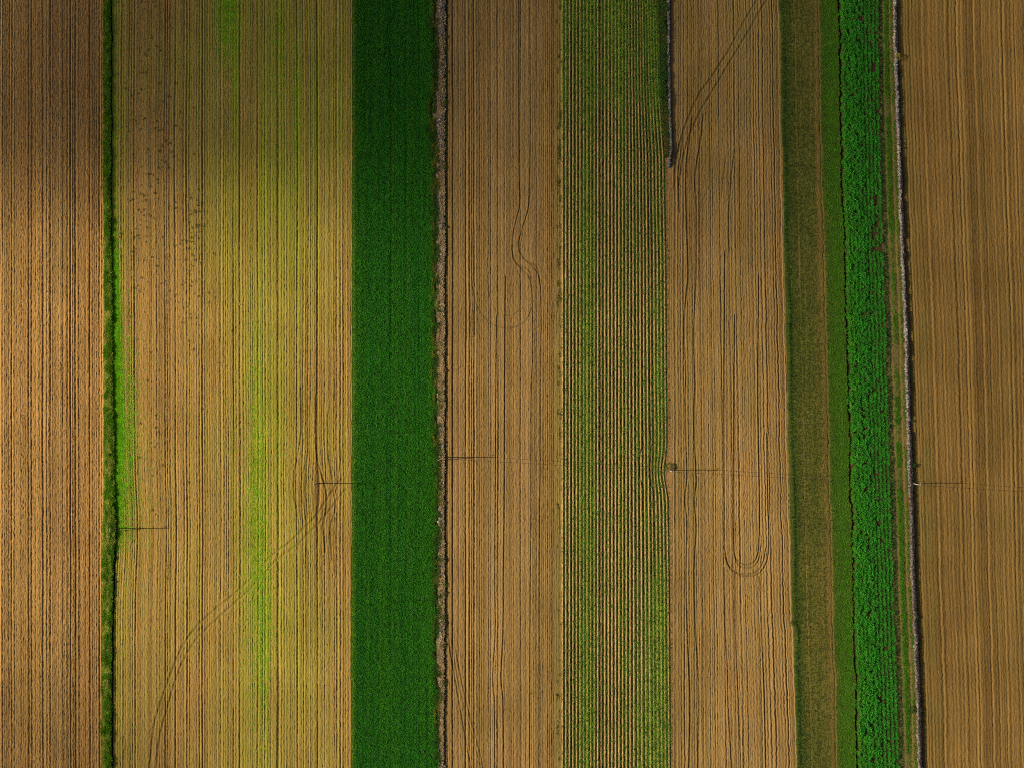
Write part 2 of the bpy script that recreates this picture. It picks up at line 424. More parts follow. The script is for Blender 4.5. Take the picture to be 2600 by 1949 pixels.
# first brown field
tr4 = [([(1318, -40), (1318, 200), (1319, 430), (1320, 520), (1312, 555), (1304, 590), (1301, 620), (1302, 648), (1312, 670), (1330, 686), (1343, 702), (1349, 722), (1352, 760), (1353, 900), (1350, 980), (1349, 1100), (1349, 1300), (1347, 1500), (1346, 1750), (1345, 2000)], 1.3, .13),
       ([(1346, -40), (1347, 300), (1346, 440), (1344, 500), (1341, 535), (1331, 565), (1322, 597), (1317, 618), (1319, 638), (1331, 657), (1350, 674), (1363, 690), (1370, 710), (1373, 735), (1375, 800), (1374, 900), (1373, 1000), (1372, 1200), (1370, 1400), (1369, 2000)], 1.3, .13),
       ([(1301, 620), (1304, 655), (1318, 674), (1334, 680), (1346, 692), (1350, 715)], 1.2, .11), ([(1319, 600), (1322, 640), (1338, 664), (1358, 672), (1368, 692), (1371, 720)], 1.2, .11),
       ([(1350, 470), (1343, 520), (1334, 560), (1326, 600), (1322, 625)], 1.1, .09),
       ([(1200, 600), (1198, 690), (1206, 760), (1230, 805), (1262, 828), (1300, 832), (1335, 815), (1352, 780)], 1.5, .08),
       ([(1240, 640), (1238, 700), (1246, 760), (1268, 795), (1300, 800), (1330, 780)], 1.3, .06),
       ([(1284, 700), (1282, 980), (1281, 1230), (1279, 1470), (1278, 1600), (1273, 1720), (1278, 1790), (1279, 2000)], 1.5, .16),
       ([(1262, 800), (1260, 980), (1258, 1300), (1257, 1470), (1258, 1600), (1252, 1715), (1256, 1790), (1257, 2000)], 1.3, .13),
       ([(1137, 1560), (1142, 1640), (1160, 1745), (1180, 1860), (1205, 1990)], 1.6, .10), ([(1158, 1650), (1174, 1735), (1192, 1810), (1218, 1905), (1235, 1990)], 1.6, .09),
       ([(1150, 1640), (1166, 1740), (1195, 1850), (1222, 1949)], 1.2, .06)]
pr = make_profile(1100, 1450, 33, gap=(4, 7.5), depth=(0.05, 0.15), width=(0.8, 1.6),
                  lines=[(1151, .2, 1.5), (1183, .3, 2.0), (1203, .26, 1.8), (1230, .12, 1.4), (1247, .1, 1.2), (1409, .1, 1.2)])
field('harrowed_field', 'tan brown harrowed field with a double S shaped wheel track beside the crop rows', RUB_R, ROW_L, HARROW, 400, prof=pr, tracks=tr4, clod=0.06, wfun=lambda X, Y, u: X + 3 * (vn(X / 90, Y / 380, 46) - .5), amp=0.85, tgain=.8,
      base=0.52, greenfun=lambda X, Y, W: 0.22 * vn(W / 5, Y / 400, 41) + 0.16 * vn(X / 60, Y / 200, 42) + .6 * gs(X, 1416, 8) * (.4 + .6 * vn(X / 4, Y / 18, 43)))

# ridged field of young crop
NROW = 30


ROW_B = PL((0, 1668), (200, 1674), (400, 1688), (490, 1689), (650, 1692), (980, 1694), (1262, 1698), (1470, 1701), (1949, 1704))


def row_shift(x, Y): return (ROW_B(Y) - 1694.0) * sm(1560, 1685, x) ** 1.5 - 9 * gs(Y, 1195, 42) * sm(1640, 1690, x)


def row_w(X, Y): return X - 1425 - row_shift(X, Y)


def ridge(X, Y, W):
    w = row_w(X, Y)
    ph = (w / 9.0) % 1.0
    k = np.floor(w / 9.0)
    hh = 0.27 + 0.14 * hash2(k.astype(np.int64), np.zeros(k.shape, np.int64), 50)
    jit = .12 * (vn(X / 5, Y / 7, 502) - .5)
    c = np.clip(1 - ((ph + jit - 0.38) / 0.34) ** 2, 0, 1)
    inside = (w > 0) & (w < 9 * NROW)
    h = np.where(inside, hh * c ** 0.9, 0.02)
    t = np.where(inside, 0.75 * c - 0.36, -0.05)  # shadow between the ridges painted in as dark soil tone
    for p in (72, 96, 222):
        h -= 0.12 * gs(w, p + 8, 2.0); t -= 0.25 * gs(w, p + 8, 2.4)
    return h, t


def row_green(X, Y):
    """how lush each row is, 0..1"""
    w = row_w(X, Y); k = np.floor(w / 9.0)
    r = hash2(k.astype(np.int64), np.zeros(k.shape, np.int64), 51)
    g = 0.10 + 0.30 * r
    x = 1425 + w
    g = g + 0.5 * gs(x, 1489, 8) + 0.40 * gs(x, 1478, 7) * sm(200, 700, Y) + 0.3 * gs(x, 1506, 8)
    g = g + 0.8 * gs(x, 1667, 15) * sm(1350, 1600, Y) + 0.75 * gs(x, 1674, 9) * gs(Y, 930, 330) + 0.55 * gs(x, 1640, 40) * sm(1350, 1700, Y)
    g = g + 0.7 * gs(x, 1675, 16) * (1 - sm(150, 480, Y)) + .45 * gs(x, 1565, 30) * (1 - sm(100, 500, Y)) + 0.35 * (1 - sm(0, 450, Y)) + 0.5 * gs(x, 1430, 6) * (1 - sm(200, 600, Y))
    g = g + 0.5 * (vn(k * 1.0 + .5, Y / 60, 52) - .45)
    return np.clip(g, 0, 1)


def g_rows(X, Y, W):
    ph = (row_w(X, Y) / 9.0) % 1.0
    return np.clip(1.3 * (row_green(X, Y) - .22), 0.06, 1) * (0.25 + .75 * gs(ph, 0.45, 0.3))


field('ridged_field', 'narrow ridges of earth under the rows of young crop', ROW_L, ROW_R, ROWSOIL, 500, hfun=ridge, clod=0.035, base=0.36, greenfun=g_rows,
      tracks=[([(1634, 1130), (1626, 1150), (1625, 1190), (1626, 1210), (1632, 1235)], 1.8, .06), ([(1657, 1128), (1651, 1150), (1649, 1190), (1651, 1215), (1658, 1240)], 2.0, .06)])

field('wall_verge', 'strip of bare and weedy earth beside the short stone wall', ROW_R, F6_L, HARROW, 550, base=0.5, clod=0.08,
      greenfun=lambda X, Y, W: 0.75 * (1 - sm(330, 470, Y)) * gs(X, 1680, 16))

# second brown field
tr6 = [([(1960, -60), (1928, -8), (1910, 20), (1880, 72), (1855, 120), (1830, 160), (1800, 205), (1776, 238), (1752, 290), (1736, 332), (1724, 375), (1714, 430), (1712, 480)], 2.2, .10),
       ([(1985, -60), (1950, -5), (1928, 30), (1900, 80), (1870, 130), (1840, 180), (1810, 230), (1780, 280), (1760, 322), (1745, 360), (1733, 410), (1724, 470)], 2.2, .10),
       ([(1758, 300), (1752, 350), (1745, 400), (1742, 470), (1745, 600), (1748, 700), (1740, 780), (1738, 850), (1742, 950), (1741, 1000), (1742, 1100), (1745, 1200), (1744, 1222), (1740, 1270), (1745, 1330), (1743, 1460), (1746, 1600), (1750, 1700), (1753, 1800), (1748, 2000)], 1.8, .15),
       ([(1786, 290), (1782, 340), (1772, 400), (1765, 460), (1768, 520), (1768, 700), (1765, 770), (1762, 840), (1763, 900), (1765, 980), (1763, 1080), (1767, 1180), (1769, 1222), (1764, 1270), (1768, 1340), (1763, 1460), (1767, 1600), (1773, 1700), (1775, 1800), (1772, 2000)], 1.8, .14),
       ([(1735, 340), (1728, 400), (1722, 450), (1726, 540)], 1.7, .10),
       ([(1845, 390), (1838, 440), (1832, 500)], 1.4, .08), ([(1866, 380), (1858, 440), (1855, 480), (1850, 560), (1852, 640)], 1.6, .10),
       ([(1841, 640), (1839, 1000), (1840, 1300), (1841, 1390), (1845, 1422), (1857, 1444), (1876, 1457), (1900, 1462), (1924, 1456), (1941, 1438), (1951, 1408), (1953, 1350), (1950, 1260), (1948, 1100)], 1.5, .20),
       ([(1843, 1400), (1849, 1430), (1864, 1448), (1884, 1455), (1903, 1456), (1925, 1447), (1938, 1425), (1945, 1390)], 1.3, .17),
       ([(1866, 800), (1864, 1100), (1864, 1340), (1866, 1405), (1873, 1421), (1886, 1430), (1900, 1432), (1914, 1426), (1923, 1411), (1928, 1380), (1929, 1300), (1927, 1150), (1925, 1000), (1927, 700)], 1.5, .19),
       ([(1864, 1405), (1872, 1428), (1885, 1438), (1901, 1441), (1917, 1434), (1928, 1415), (1932, 1385)], 1.3, .17),
       ([(1840, 1440), (1842, 1600), (1848, 1700), (1850, 1800), (1862, 2000)], 1.5, .13), ([(1866, 1450), (1868, 1600), (1876, 1800), (1884, 2000)], 1.4, .11),
       ([(1930, 1460), (1934, 1600), (1941, 1760), (1945, 1949)], 1.6, .15)]
pr = make_profile(1660, 2060, 44, gap=(4, 7.5), depth=(0.05, 0.15), width=(0.8, 1.6),
                  lines=[(1716, .22, 1.6), (1833, .14, 1.3), (1917, .22, 1.6), (1940, .18, 1.4), (1949, .15, 1.3), (1978, .22, 1.6)])
field('tracked_field', 'tan brown field with diagonal wheel tracks and a looping turn mark', F6_L, F6_R, HARROW, 600, prof=pr, tracks=tr6, clod=0.06, base=0.51, amp=0.85, tgain=.8,
      wfun=lambda X, Y, u: X - (F6_R(Y) - 1998) * np.clip((X - 1705) / 293.0, 0, 1.1) + 3 * (vn(X / 90, Y / 380, 66) - .5),
      greenfun=lambda X, Y, W: 0.25 * vn(W / 5, Y / 400, 61) + 0.2 * vn(X / 60, Y / 200, 62) + 0.12 * (1 - sm(100, 500, Y)))

# olive meadow strip
def meadow_u(X, Y): return (X - F6_R(Y)) / (F7_R(Y) - F6_R(Y))


def meadow_g(X, Y):
    u = meadow_u(X, Y)
    g = 0.62 + 0.3 * gs(u, 0.05, 0.09) + 0.5 * sm(0.62, 0.82, u) - 0.42 * gs(u, 0.60, 0.08) - 0.22 * gs(u, 0.33, 0.03) - .15 * gs(u, .45, .05)
    for c, w, a in ((0.235, 0.018, .45), (0.655, 0.018, .6), (0.50, 0.012, .3), (0.60, 0.014, .4), (0.40, 0.010, .25)):
        g = g - a * gs(u, c, w)
    return g + 0.25 * (vn(X / 6, Y / 300, 71) - .5) + 0.2 * (vn(X / 40, Y / 90, 72) - .5)


field('stubble_meadow', 'olive grassy strip with thin brown wheel lines left of the bright leafy crop', F6_R, F7_R, MEADOW, 700, base=0.55, clod=0.06,
      greenfun=lambda X, Y, W: 0.9 * meadow_g(X, Y), tonefun=lambda X, Y, W: .25 * (vn(X / 4, Y / 400, 73) - .5),
      hfun=lambda X, Y, W: (-0.10 * gs(meadow_u(X, Y), 0.665, .012) - .07 * gs(meadow_u(X, Y), .245, .012), 0 * X))

field('crop_bed', 'dark earth under the bright leafy crop strip', F7_R, CRP_R, CROPSOIL, 750, base=0.45, clod=0.06,
      hfun=lambda X, Y, W: (-(0.2 + .35 * vn(Y / 25, 0 * Y, 751)) * gs(X - F7_R(Y), 4.5, 4.5), 0 * X))


def path_g(X, Y, W):
    u = (X - CRP_R(Y)) / (WAL_L(Y) - CRP_R(Y))
    patch = 0.35 + 0.65 * sm(.25, .5, vn(Y / 55 + 0 * X, 0 * X, 81))
    g = 1.0 * gs(u, 0.54, 0.13) * patch * (1 - 0.9 * gs(Y, 905, 55) - .8 * sm(1850, 1949, Y)) + 0.45 * gs(u, 0.15, .13) + 0.55 * gs(u, 0.92, 0.09) * (.4 + .8 * vn(Y / 25 + 0 * X, 0 * X, 82))
    return g + .2 * (vn(X / 4, Y / 12, 83) - .5)


field('farm_path', 'narrow earth path with a grassy middle between leafy crop and long stone wall', CRP_R, WAL_L, PATHS, 800, base=0.5, clod=0.05, cat='path', greenfun=path_g,
      hfun=lambda X, Y, W: (-0.08 * gs((X - CRP_R(Y)) / (WAL_L(Y) - CRP_R(Y)), .30, .06) - .08 * gs((X - CRP_R(Y)) / (WAL_L(Y) - CRP_R(Y)), .76, .07),
                            0.22 * gs((X - CRP_R(Y)) / (WAL_L(Y) - CRP_R(Y)), .76, .1) - .1))
field('wall_footing', 'bare earth under the long stone wall', WAL_L, WAL_R, DARKBR, 850, base=0.4, clod=0.08)

# right field
pr = make_profile(2250, 3080, 55, gap=(6, 13), depth=(0.05, 0.11), width=(1.2, 2.6),
                  lines=[(2332, .05, 1.6), (2384, .05, 1.6), (2402, .05, 1.6), (2436, .05, 1.8), (2458, .05, 1.6), (2482, .05, 1.6), (2520, .05, 1.7), (2546, .05, 2.0), (2572, .05, 1.7)])
field('dull_harrowed_field', 'dull brown evenly lined field right of the long stone wall', WAL_R, RIGHT_END, DARKBR, 900, prof=pr, clod=0.05, base=0.50, amp=0.85, tgain=1.2,
      wfun=lambda X, Y, u: X - (WAL_R(Y) - 2313) * (1 - 0.25 * sm(2300, 2650, X)) + 2 * (vn(X / 100, Y / 500, 93) - .5),
      greenfun=lambda X, Y, W: 0.35 * vn(W / 8, Y / 500, 91) * vn(X / 50, Y / 120, 92) + .4 * gs(W, 2345, 22) * vn(X / 12, Y / 60, 94) + .3 * gs(W, 2318, 8))


# ------------------------------------------------------------------ leaves
def leaves(P, n, length, width, spread, colA, colB, up=(0.2, 1.1), radius=0.1, rise=0.0, dome=None, rng=RNG, tipgain=1.15):
    """diamond leaves around the points P (x, y, z in metres); returns V, F, colours"""
    k = len(P)
    Pb = np.repeat(P, n, 0); m = len(Pb)
    az = rng.uniform(0, 2 * np.pi, m); tl = rng.uniform(up[0], up[1], m)
    ln = length * rng.uniform(0.6, 1.3, m) ; wd = width * rng.uniform(0.6, 1.3, m)
    if np.ndim(spread): spread = np.repeat(spread, n)
    d = np.stack([np.cos(az) * np.cos(tl), np.sin(az) * np.cos(tl), np.sin(tl)], -1)
    sd = np.stack([-np.sin(az), np.cos(az), rng.uniform(-.5, .5, m)], -1)
    o = np.stack([rng.normal(0, 1, m), rng.normal(0, 1, m), np.zeros(m)], -1) * radius
    b = Pb + o; b[:, 2] += rise * rng.uniform(0, 1, m)
    if dome is not None:
        R, H = dome
        q = rng.uniform(0, 1, m) ** 0.5; a2 = rng.uniform(0, 2 * np.pi, m)
        b = Pb + np.stack([R * q * np.cos(a2), R * q * np.sin(a2), H * np.sqrt(np.clip(1 - q ** 2, 0, 1)) * rng.uniform(.45, 1, m)], -1)
        d = d * 0.7 + 0.6 * np.stack([q * np.cos(a2), q * np.sin(a2), 0 * q], -1)
    tip = b + d * ln[:, None]
    mid = b + d * (ln * 0.5)[:, None] + np.array([0, 0, 1.0]) * (ln * 0.12)[:, None]
    V = np.stack([b, mid - sd * wd[:, None], tip, mid + sd * wd[:, None]], 1).reshape(-1, 3)
    F = np.arange(m * 4).reshape(m, 4)
    if dome is not None and len(P) == 1:      # a few stems from the root carry the leaves
        a3 = np.linspace(0, 2 * np.pi, 7)[:-1] + .3
        st = np.stack([.85 * R * np.cos(a3), .85 * R * np.sin(a3), np.full(6, .6 * H)], -1)
        sn = np.stack([-np.sin(a3), np.cos(a3), 0 * a3], -1) * .012
        bb = np.zeros((6, 3)); mm = st * .5 + np.array([0, 0, .1 * H])
        Vs = np.stack([bb, mm - sn, st, mm + sn], 1).reshape(-1, 3)
        V = np.vstack([V, Vs]); m += 6; F = np.arange(m * 4).reshape(m, 4)
    t = rng.uniform(0, 1, m)[:, None]
    colA = np.asarray(colA, float); colB = np.asarray(colB, float)
    if colA.ndim == 2: colA = np.repeat(colA, n, 0)
    if colB.ndim == 2: colB = np.repeat(colB, n, 0)
    c = colA * (1 - t) + colB * t
    c = c * rng.uniform(0.82, 1.18, m)[:, None]
    return V, F, np.repeat(c, 4, 0)


def merge(parts):
    Vs, Fs, Cs = [], [], []; o = 0
    for V, F, c in parts:
        Vs.append(V); Fs.append(F + o); Cs.append(c); o += len(V)
    return np.vstack(Vs), np.vstack(Fs), np.vstack(Cs)


def scatter(L, R, per_px2, y0=-340, y1=2290, inset=0.5, rng=RNG):
    """points between two boundaries, returned in photo pixels"""
    ym = 0.5 * (max(y0, 0) + min(y1, 1949)); n0 = int((float(R(ym)) - float(L(ym)) + 6) * (y1 - y0) * per_px2)
    y = rng.uniform(y0, y1, n0); u = rng.uniform(0, 1, n0)
    l = L(y) + inset; r = R(y) - inset
    ok = r > l
    return (l + u * (r - l))[ok], y[ok], u[ok]


def W3(x, y, z): return np.stack([wx(x), wy(y), np.broadcast_to(z, np.shape(x)).astype(float)], -1)


LEAF = leaf_mat('green_leaf')
GRAINM = leaf_mat('grain_blade', vary=0.35, transl=0.25)
DRYM = leaf_mat('dry_straw', transl=0.15, rough=0.9)

# dense grain
x, y, u = scatter(GRN_L.off(2), GRN_R.off(-1), 0.34)
e = x - GRN_L(y)
hgt = 0.36 + 0.18 * (vn(x / 3.5, y / 260, 306) - .5) + 0.10 * (vn(x / 14, y / 90, 301) - .5) - 0.16 * gs(x, 991, 2.2) - 0.14 * gs(x, 1063, 2.2) - .10 * gs(x, 930, 1.6) - 0.10 * gs(x, 962, 1.5) - .1 * gs(x, 1030, 1.5) - 0.2 * (1 - sm(0, 9, e))
A = np.array([0.018, 0.160, 0.012]); B = np.array([0.034, 0.275, 0.016])
k = (sm(1, 15, e + 4 * (vn(x / 3, y / 12, 305) - .5)))[:, None]  # lime tint below paints sunlight onto the left edge of the grain
warm = (1.0 * sm(.4, .75, vn(x / 9, y / 420, 303)) + .5 * sm(1060, 1100, x) + .5 * sm(300, 1300, y) * .6)[:, None]
cA = (A * (1 - 0.4 * warm) + np.array([0.045, 0.20, 0.004]) * 0.4 * warm) * k + (1 - k) * np.array([0.10, 0.22, 0.004])
cB = (B * (1 - 0.4 * warm) + np.array([0.075, 0.31, 0.006]) * 0.4 * warm) * k + (1 - k) * np.array([0.24, 0.36, 0.008])
V, F, c = leaves(W3(x, y, hgt - 0.12), 3, 0.34, 0.055, 0, cA, cB, up=(0.15, 1.2), radius=0.07)
tag(link('grain_crop', mesh_np('grain_crop', V, F, GRAINM, c)), 'dense dark green grain filling the widest green strip', 'grain', None, 'stuff')

# meadow grass
x, y, u = scatter(F6_R, F7_R, 0.26)
g = meadow_g(x, y)
keep = RNG.uniform(0, 1, len(x)) < np.clip(g, 0.06, 1)
x, y, u = x[keep], y[keep], u[keep]
br = (sm(0.50, 0.95, u))[:, None]; dk = np.maximum(gs(u, 0.04, .06), .45 * gs(u, .14, .12))[:, None]
cA = np.array([0.040, 0.085, 0.010]) * (1 - br) + br * np.array([0.045, 0.190, 0.004]); cB = np.array([0.095, 0.135, 0.016]) * (1 - br) + br * np.array([0.115, 0.34, 0.007])
cA = cA * (1 - .6 * dk) + .6 * dk * np.array([0.012, 0.05, 0.012]); cB = cB * (1 - .6 * dk) + .6 * dk * np.array([0.02, 0.085, 0.018])
edge = sm(0.955, 0.985, u)[:, None] * (vn(y / 60, 0 * y, 75) > .35)[:, None]
cB = cB * (1 - edge) + edge * np.array([0.17, 0.20, 0.015])
tall = .5 * sm(.96, .99, u) * vn(x / 6, y / 9, 76) + gs(u, .02, .035) * (.25 + .75 * np.maximum(gs(y, 830, 130), np.maximum(gs(y, 1300, 170), gs(y, 1610, 40))))
V, F, c = leaves(W3(x, y, 0.03 + .45 * tall), 3, 0.24, 0.045, 0, cA, cB, up=(0.2, 1.1), radius=0.06)
tag(link('meadow_grass', mesh_np('meadow_grass', V, F, LEAF, c)), 'short grass of the olive strip left of the leafy crop', 'grass', None, 'stuff')

# path grass
x, y, u = scatter(CRP_R, WAL_L, 0.45)
g = path_g(x, y, x)
keep = RNG.uniform(0, 1, len(x)) < np.clip(1.15 * g - .1, 0.02, 1)
x, y, u = x[keep], y[keep], u[keep]
dk = (1 - sm(.25, .35, u))[:, None]  # shade of the leafy crop painted as dark teal on the nearest grass
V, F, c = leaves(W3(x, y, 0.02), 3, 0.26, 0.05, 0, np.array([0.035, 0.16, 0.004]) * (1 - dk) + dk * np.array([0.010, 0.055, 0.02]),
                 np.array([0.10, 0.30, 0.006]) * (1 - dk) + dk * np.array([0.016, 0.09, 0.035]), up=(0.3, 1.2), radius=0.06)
tag(link('path_grass', mesh_np('path_grass', V, F, LEAF, c)), 'grass of the earth path, bright but tinted dark with crop shade on one edge', 'grass', None, 'stuff')

# vivid young grass in streaks over the olive field
x = RNG.uniform(286, 800, 240000); y = RNG.uniform(-340, 2000, 240000)
e = x - HED_R(y)
d = np.where(e > 0, 1.0 * np.exp(-(e / 12) ** 2) * gs(y, 930, 230) + .35 * np.exp(-e / 12) * (.3 + gs(y, 400, 400)) + .25 * np.exp(-e / 45) * gs(y, 1150, 320), 0)
d += 1.3 * gs(x, 575, 20) * (1 - sm(10, 230, y)) + .55 * gs(x, 597, 6) * (1 - sm(100, 430, y)) + .35 * gs(x, 705, 14) * (1 - sm(100, 600, y)) + .25 * gs(x, 750, 8) * gs(y, 260, 190)
d += .20 * gs(x, 650, 24) * gs(y, 1330, 360) + .1 * gs(x, 655, 60) * gs(y, 1300, 420) + .38 * gs(x - 0.012 * (y - 1500), 668, 19) * gs(y, 1560, 230)
x2 = RNG.uniform(286, 345, 150000); y2 = RNG.uniform(560, 1400, 150000); e2 = x2 - HED_R(y2)
d2 = np.where(e2 > -2, 1.3 * np.exp(-(np.maximum(e2, 0) / 11) ** 2) * gs(y2, 950, 220) + .3 * np.exp(-e2 / 25) * gs(y2, 1120, 200), 0)
x = np.concatenate([x, x2]); y = np.concatenate([y, y2]); d = np.concatenate([d, d2])
kp = RNG.uniform(0, 1, len(x)) < d * (.35 + .9 * vn(x / 2.6, y / 300, 14))
x, y = x[kp], y[kp]
V, F, c = leaves(W3(x, y, .0), 4, .22, .055, 0, (.13, .40, .004), (.24, .58, .006), up=(.05, .8), radius=.1)
tag(link('young_grass', mesh_np('young_grass', V, F, LEAF, c)), 'vivid green young grass in streaks along the hedge and across the olive field', 'grass', None, 'stuff')

# green fringe and dry grass on the rubble verge
x, y, u = scatter(GRN_R.off(-7), GRN_R.off(13), 0.6)
keep = vn(x / 5, y / 14, 351) > 0.36 - .15 * gs(y, 330, 120) + .012 * np.maximum(x - GRN_R(y), 0)
x, y = x[keep], y[keep]
yl = sm(.5, .8, vn(x / 9, y / 22, 352))[:, None]
V, F, c = leaves(W3(x, y, 0.12), 4, 0.30, 0.07, 0, np.array([0.035, 0.10, 0.010]) * (1 - yl) + yl * np.array([0.12, 0.16, 0.012]),
                 np.array([0.08, 0.17, 0.02]) * (1 - yl) + yl * np.array([0.24, 0.26, 0.03]), up=(0.2, 1.2), radius=0.1, rise=0.3)
tag(link('verge_weeds', mesh_np('verge_weeds', V, F, LEAF, c)), 'ragged green weeds between the grain and the stony verge', 'weeds', None, 'stuff')
x, y, u = scatter(GRN_R.off(7), RUB_R.off(-4), 0.8)
dens = (.35 + .65 * sm(.38, .6, vn(x / 9, y / 40, 353))) * (0.55 + .45 * sm(350, 700, y))
keep = RNG.uniform(0, 1, len(x)) < dens
x, y = x[keep], y[keep]
pk = vn(x / 20, y / 60, 354)[:, None]
V, F, c = leaves(W3(x, y, 0.15), 4, 0.36, 0.05, 0, np.array([0.34, 0.25, 0.11]) * (1 - pk) + pk * np.array([0.34, 0.22, 0.14]), np.array([0.62, 0.47, 0.25]), up=(0.1, 1.0), radius=0.1, rise=0.15)
tag(link('dry_grass', mesh_np('dry_grass', V, F, DRYM, c)), 'pale dry grass matted over the stony verge beside the grain', 'grass', None, 'stuff')

# weeds on two bare margins; a shadow strip is coloured into the verge side
x, y, u = scatter(RUB_R.off(-7), RUB_R.off(1), 0.5)
x2, y2, u2 = scatter(ROW_L.off(-12), ROW_L.off(1), 0.22)
kp = vn(x2 / 4, y2 / 18, 360) > .66 + .12 * sm(700, 1200, y2)
verge_shade = np.concatenate([np.ones(len(x)), np.zeros(kp.sum())])[:, None]
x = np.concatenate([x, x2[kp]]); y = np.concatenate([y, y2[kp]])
V, F, c = leaves(W3(x, y, 0.02), 3, .22, .05, 0, verge_shade * np.array([.012, .040, .012]) + (1 - verge_shade) * np.array([.05, .07, .012]), verge_shade * np.array([.035, .065, .02]) + (1 - verge_shade) * np.array([.11, .13, .02]), up=(.2, 1.1), radius=.08)
tag(link('margin_weeds', mesh_np('margin_weeds', V, F, LEAF, c)), 'low olive and shade-darkened weeds along both margins of the harrowed field', 'weeds', None, 'stuff')

# dry and green grass beside the short wall
x, y, u = scatter(ROW_R.off(1), F6_L.off(-16), 0.4, y0=-340, y1=400)
yl = sm(200, 420, y)[:, None]
V, F, c = leaves(W3(x, y, 0.03), 3, 0.25, 0.05, 0, np.array([0.05, 0.10, 0.015]) * (1 - yl) + yl * np.array([0.14, 0.12, 0.03]), np.array([0.09, 0.16, 0.03]) * (1 - yl) + yl * np.array([0.28, 0.2, 0.06]), up=(0.2, 1.1), radius=.08)
tag(link('wall_grass', mesh_np('wall_grass', V, F, LEAF, c)), 'green to straw coloured grass left of the short stone wall', 'grass', None, 'stuff')

# grassy hedge on the left
hd = empty('hedge', (float(wx(277)), 0, 0))
tag(hd, 'long thick grassy green hedge between the reddish ploughed field and the olive field', 'hedge')
ox = float(wx(277))
x, y, u = scatter(HED_L.off(-2), HED_R.off(-2), 1.15)
dome_h = (0.20 + 0.35 * vn(y / 11, 0 * y, 401)) * np.sqrt(np.clip(1 - ((u - 0.5) / 0.54) ** 2, 0, 1)) * (.35 + 1.1 * vn(x / 5, y / 6, 405))
yl = (sm(.35, .75, vn(x / 5, y / 17, 402)) * (0.45 + .55 * sm(480, 640, y) * (1 - .2 * sm(1150, 1300, y))) * (1 - .45 * sm(.4, .8, u)))[:, None]  # yellow tint, stronger on the left to paint its sunlit side
P = W3(x, y, dome_h); P[:, 0] -= ox
kp = u < .86; P = P[kp]; yl = yl[kp]
V, F, c = leaves(P, 4, 0.36, 0.07, 0, np.array([0.075, 0.23, 0.005]) * (1 - yl) + yl * np.array([0.40, 0.45, 0.05]), np.array([0.21, 0.42, 0.010]) * (1 - yl) + yl * np.array([0.60, 0.62, 0.14]), up=(0.1, 1.2), radius=.12, rise=.12)
link('foliage', mesh_np('hedge_foliage', V, F, LEAF, c), hd)
yy = np.arange(-340, 2291, 6.0); cs = np.linspace(0, 1, 9)
l = HED_L(yy); r = HED_R(yy) - 3
XX = l[:, None] + cs[None] * (r - l)[:, None]
ZZ = 0.26 * np.sqrt(np.clip(1 - ((cs - .5) / .5) ** 2, 0, 1))[None] + 0 * XX - 0.03
V = np.stack([wx(XX) - ox, wy(np.broadcast_to(yy[:, None], XX.shape)), ZZ], -1).reshape(-1, 3)
i = np.arange(len(V)).reshape(XX.shape); F = np.stack([i[1:, :-1], i[1:, 1:], i[:-1, 1:], i[:-1, :-1]], -1).reshape(-1, 4)
link('bank', mesh_np('hedge_bank', V, F, plain_mat('hedge_bank_earth', (0.03, 0.04, 0.012)), smooth=True), hd)

# ------------------------------------------------------------------ stone walls
def ico():
    p = (1 + 5 ** .5) / 2
    v = np.array([(-1, p, 0), (1, p, 0), (-1, -p, 0), (1, -p, 0), (0, -1, p), (0, 1, p), (0, -1, -p), (0, 1, -p), (p, 0, -1), (p, 0, 1), (-p, 0, -1), (-p, 0, 1)]) / math.hypot(1, p)
    f = np.array([(0, 11, 5), (0, 5, 1), (0, 1, 7), (0, 7, 10), (0, 10, 11), (1, 5, 9), (5, 11, 4), (11, 10, 2), (10, 7, 6), (7, 1, 8), (3, 9, 4), (3, 4, 2), (3, 2, 6), (3, 6, 8), (3, 8, 9), (4, 9, 5), (2, 4, 11), (6, 2, 10), (8, 6, 7), (9, 8, 1)])
    return v, f


ICO_V, ICO_F = ico()


def stones(P, size, cols, rng=RNG):
    n = len(P)
    s = np.asarray(size)[:, None] * rng.uniform(0.6, 1.35, (n, 3)) * np.array([1, 1.1, .75])
    v = ICO_V[None] * (1 + rng.uniform(-.22, .22, (n, 12, 1))) * s[:, None, :]
    a = rng.uniform(0, 2 * np.pi, n); ca, sa = np.cos(a)[:, None], np.sin(a)[:, None]
    v = np.stack([v[..., 0] * ca - v[..., 1] * sa, v[..., 0] * sa + v[..., 1] * ca, v[..., 2]], -1) + P[:, None, :]
    F = (ICO_F[None] + (np.arange(n) * 12)[:, None, None]).reshape(-1, 3)
    return v.reshape(-1, 3), F, np.repeat(cols, 12, 0)


STONE = plain_mat('rubble_stone', (0.4, 0.4, 0.4), rough=0.9, scale=4.0, vary=0.35, use_col=True)
COREM = plain_mat('wall_core_earth', (0.05, 0.045, 0.04), rough=1.0)


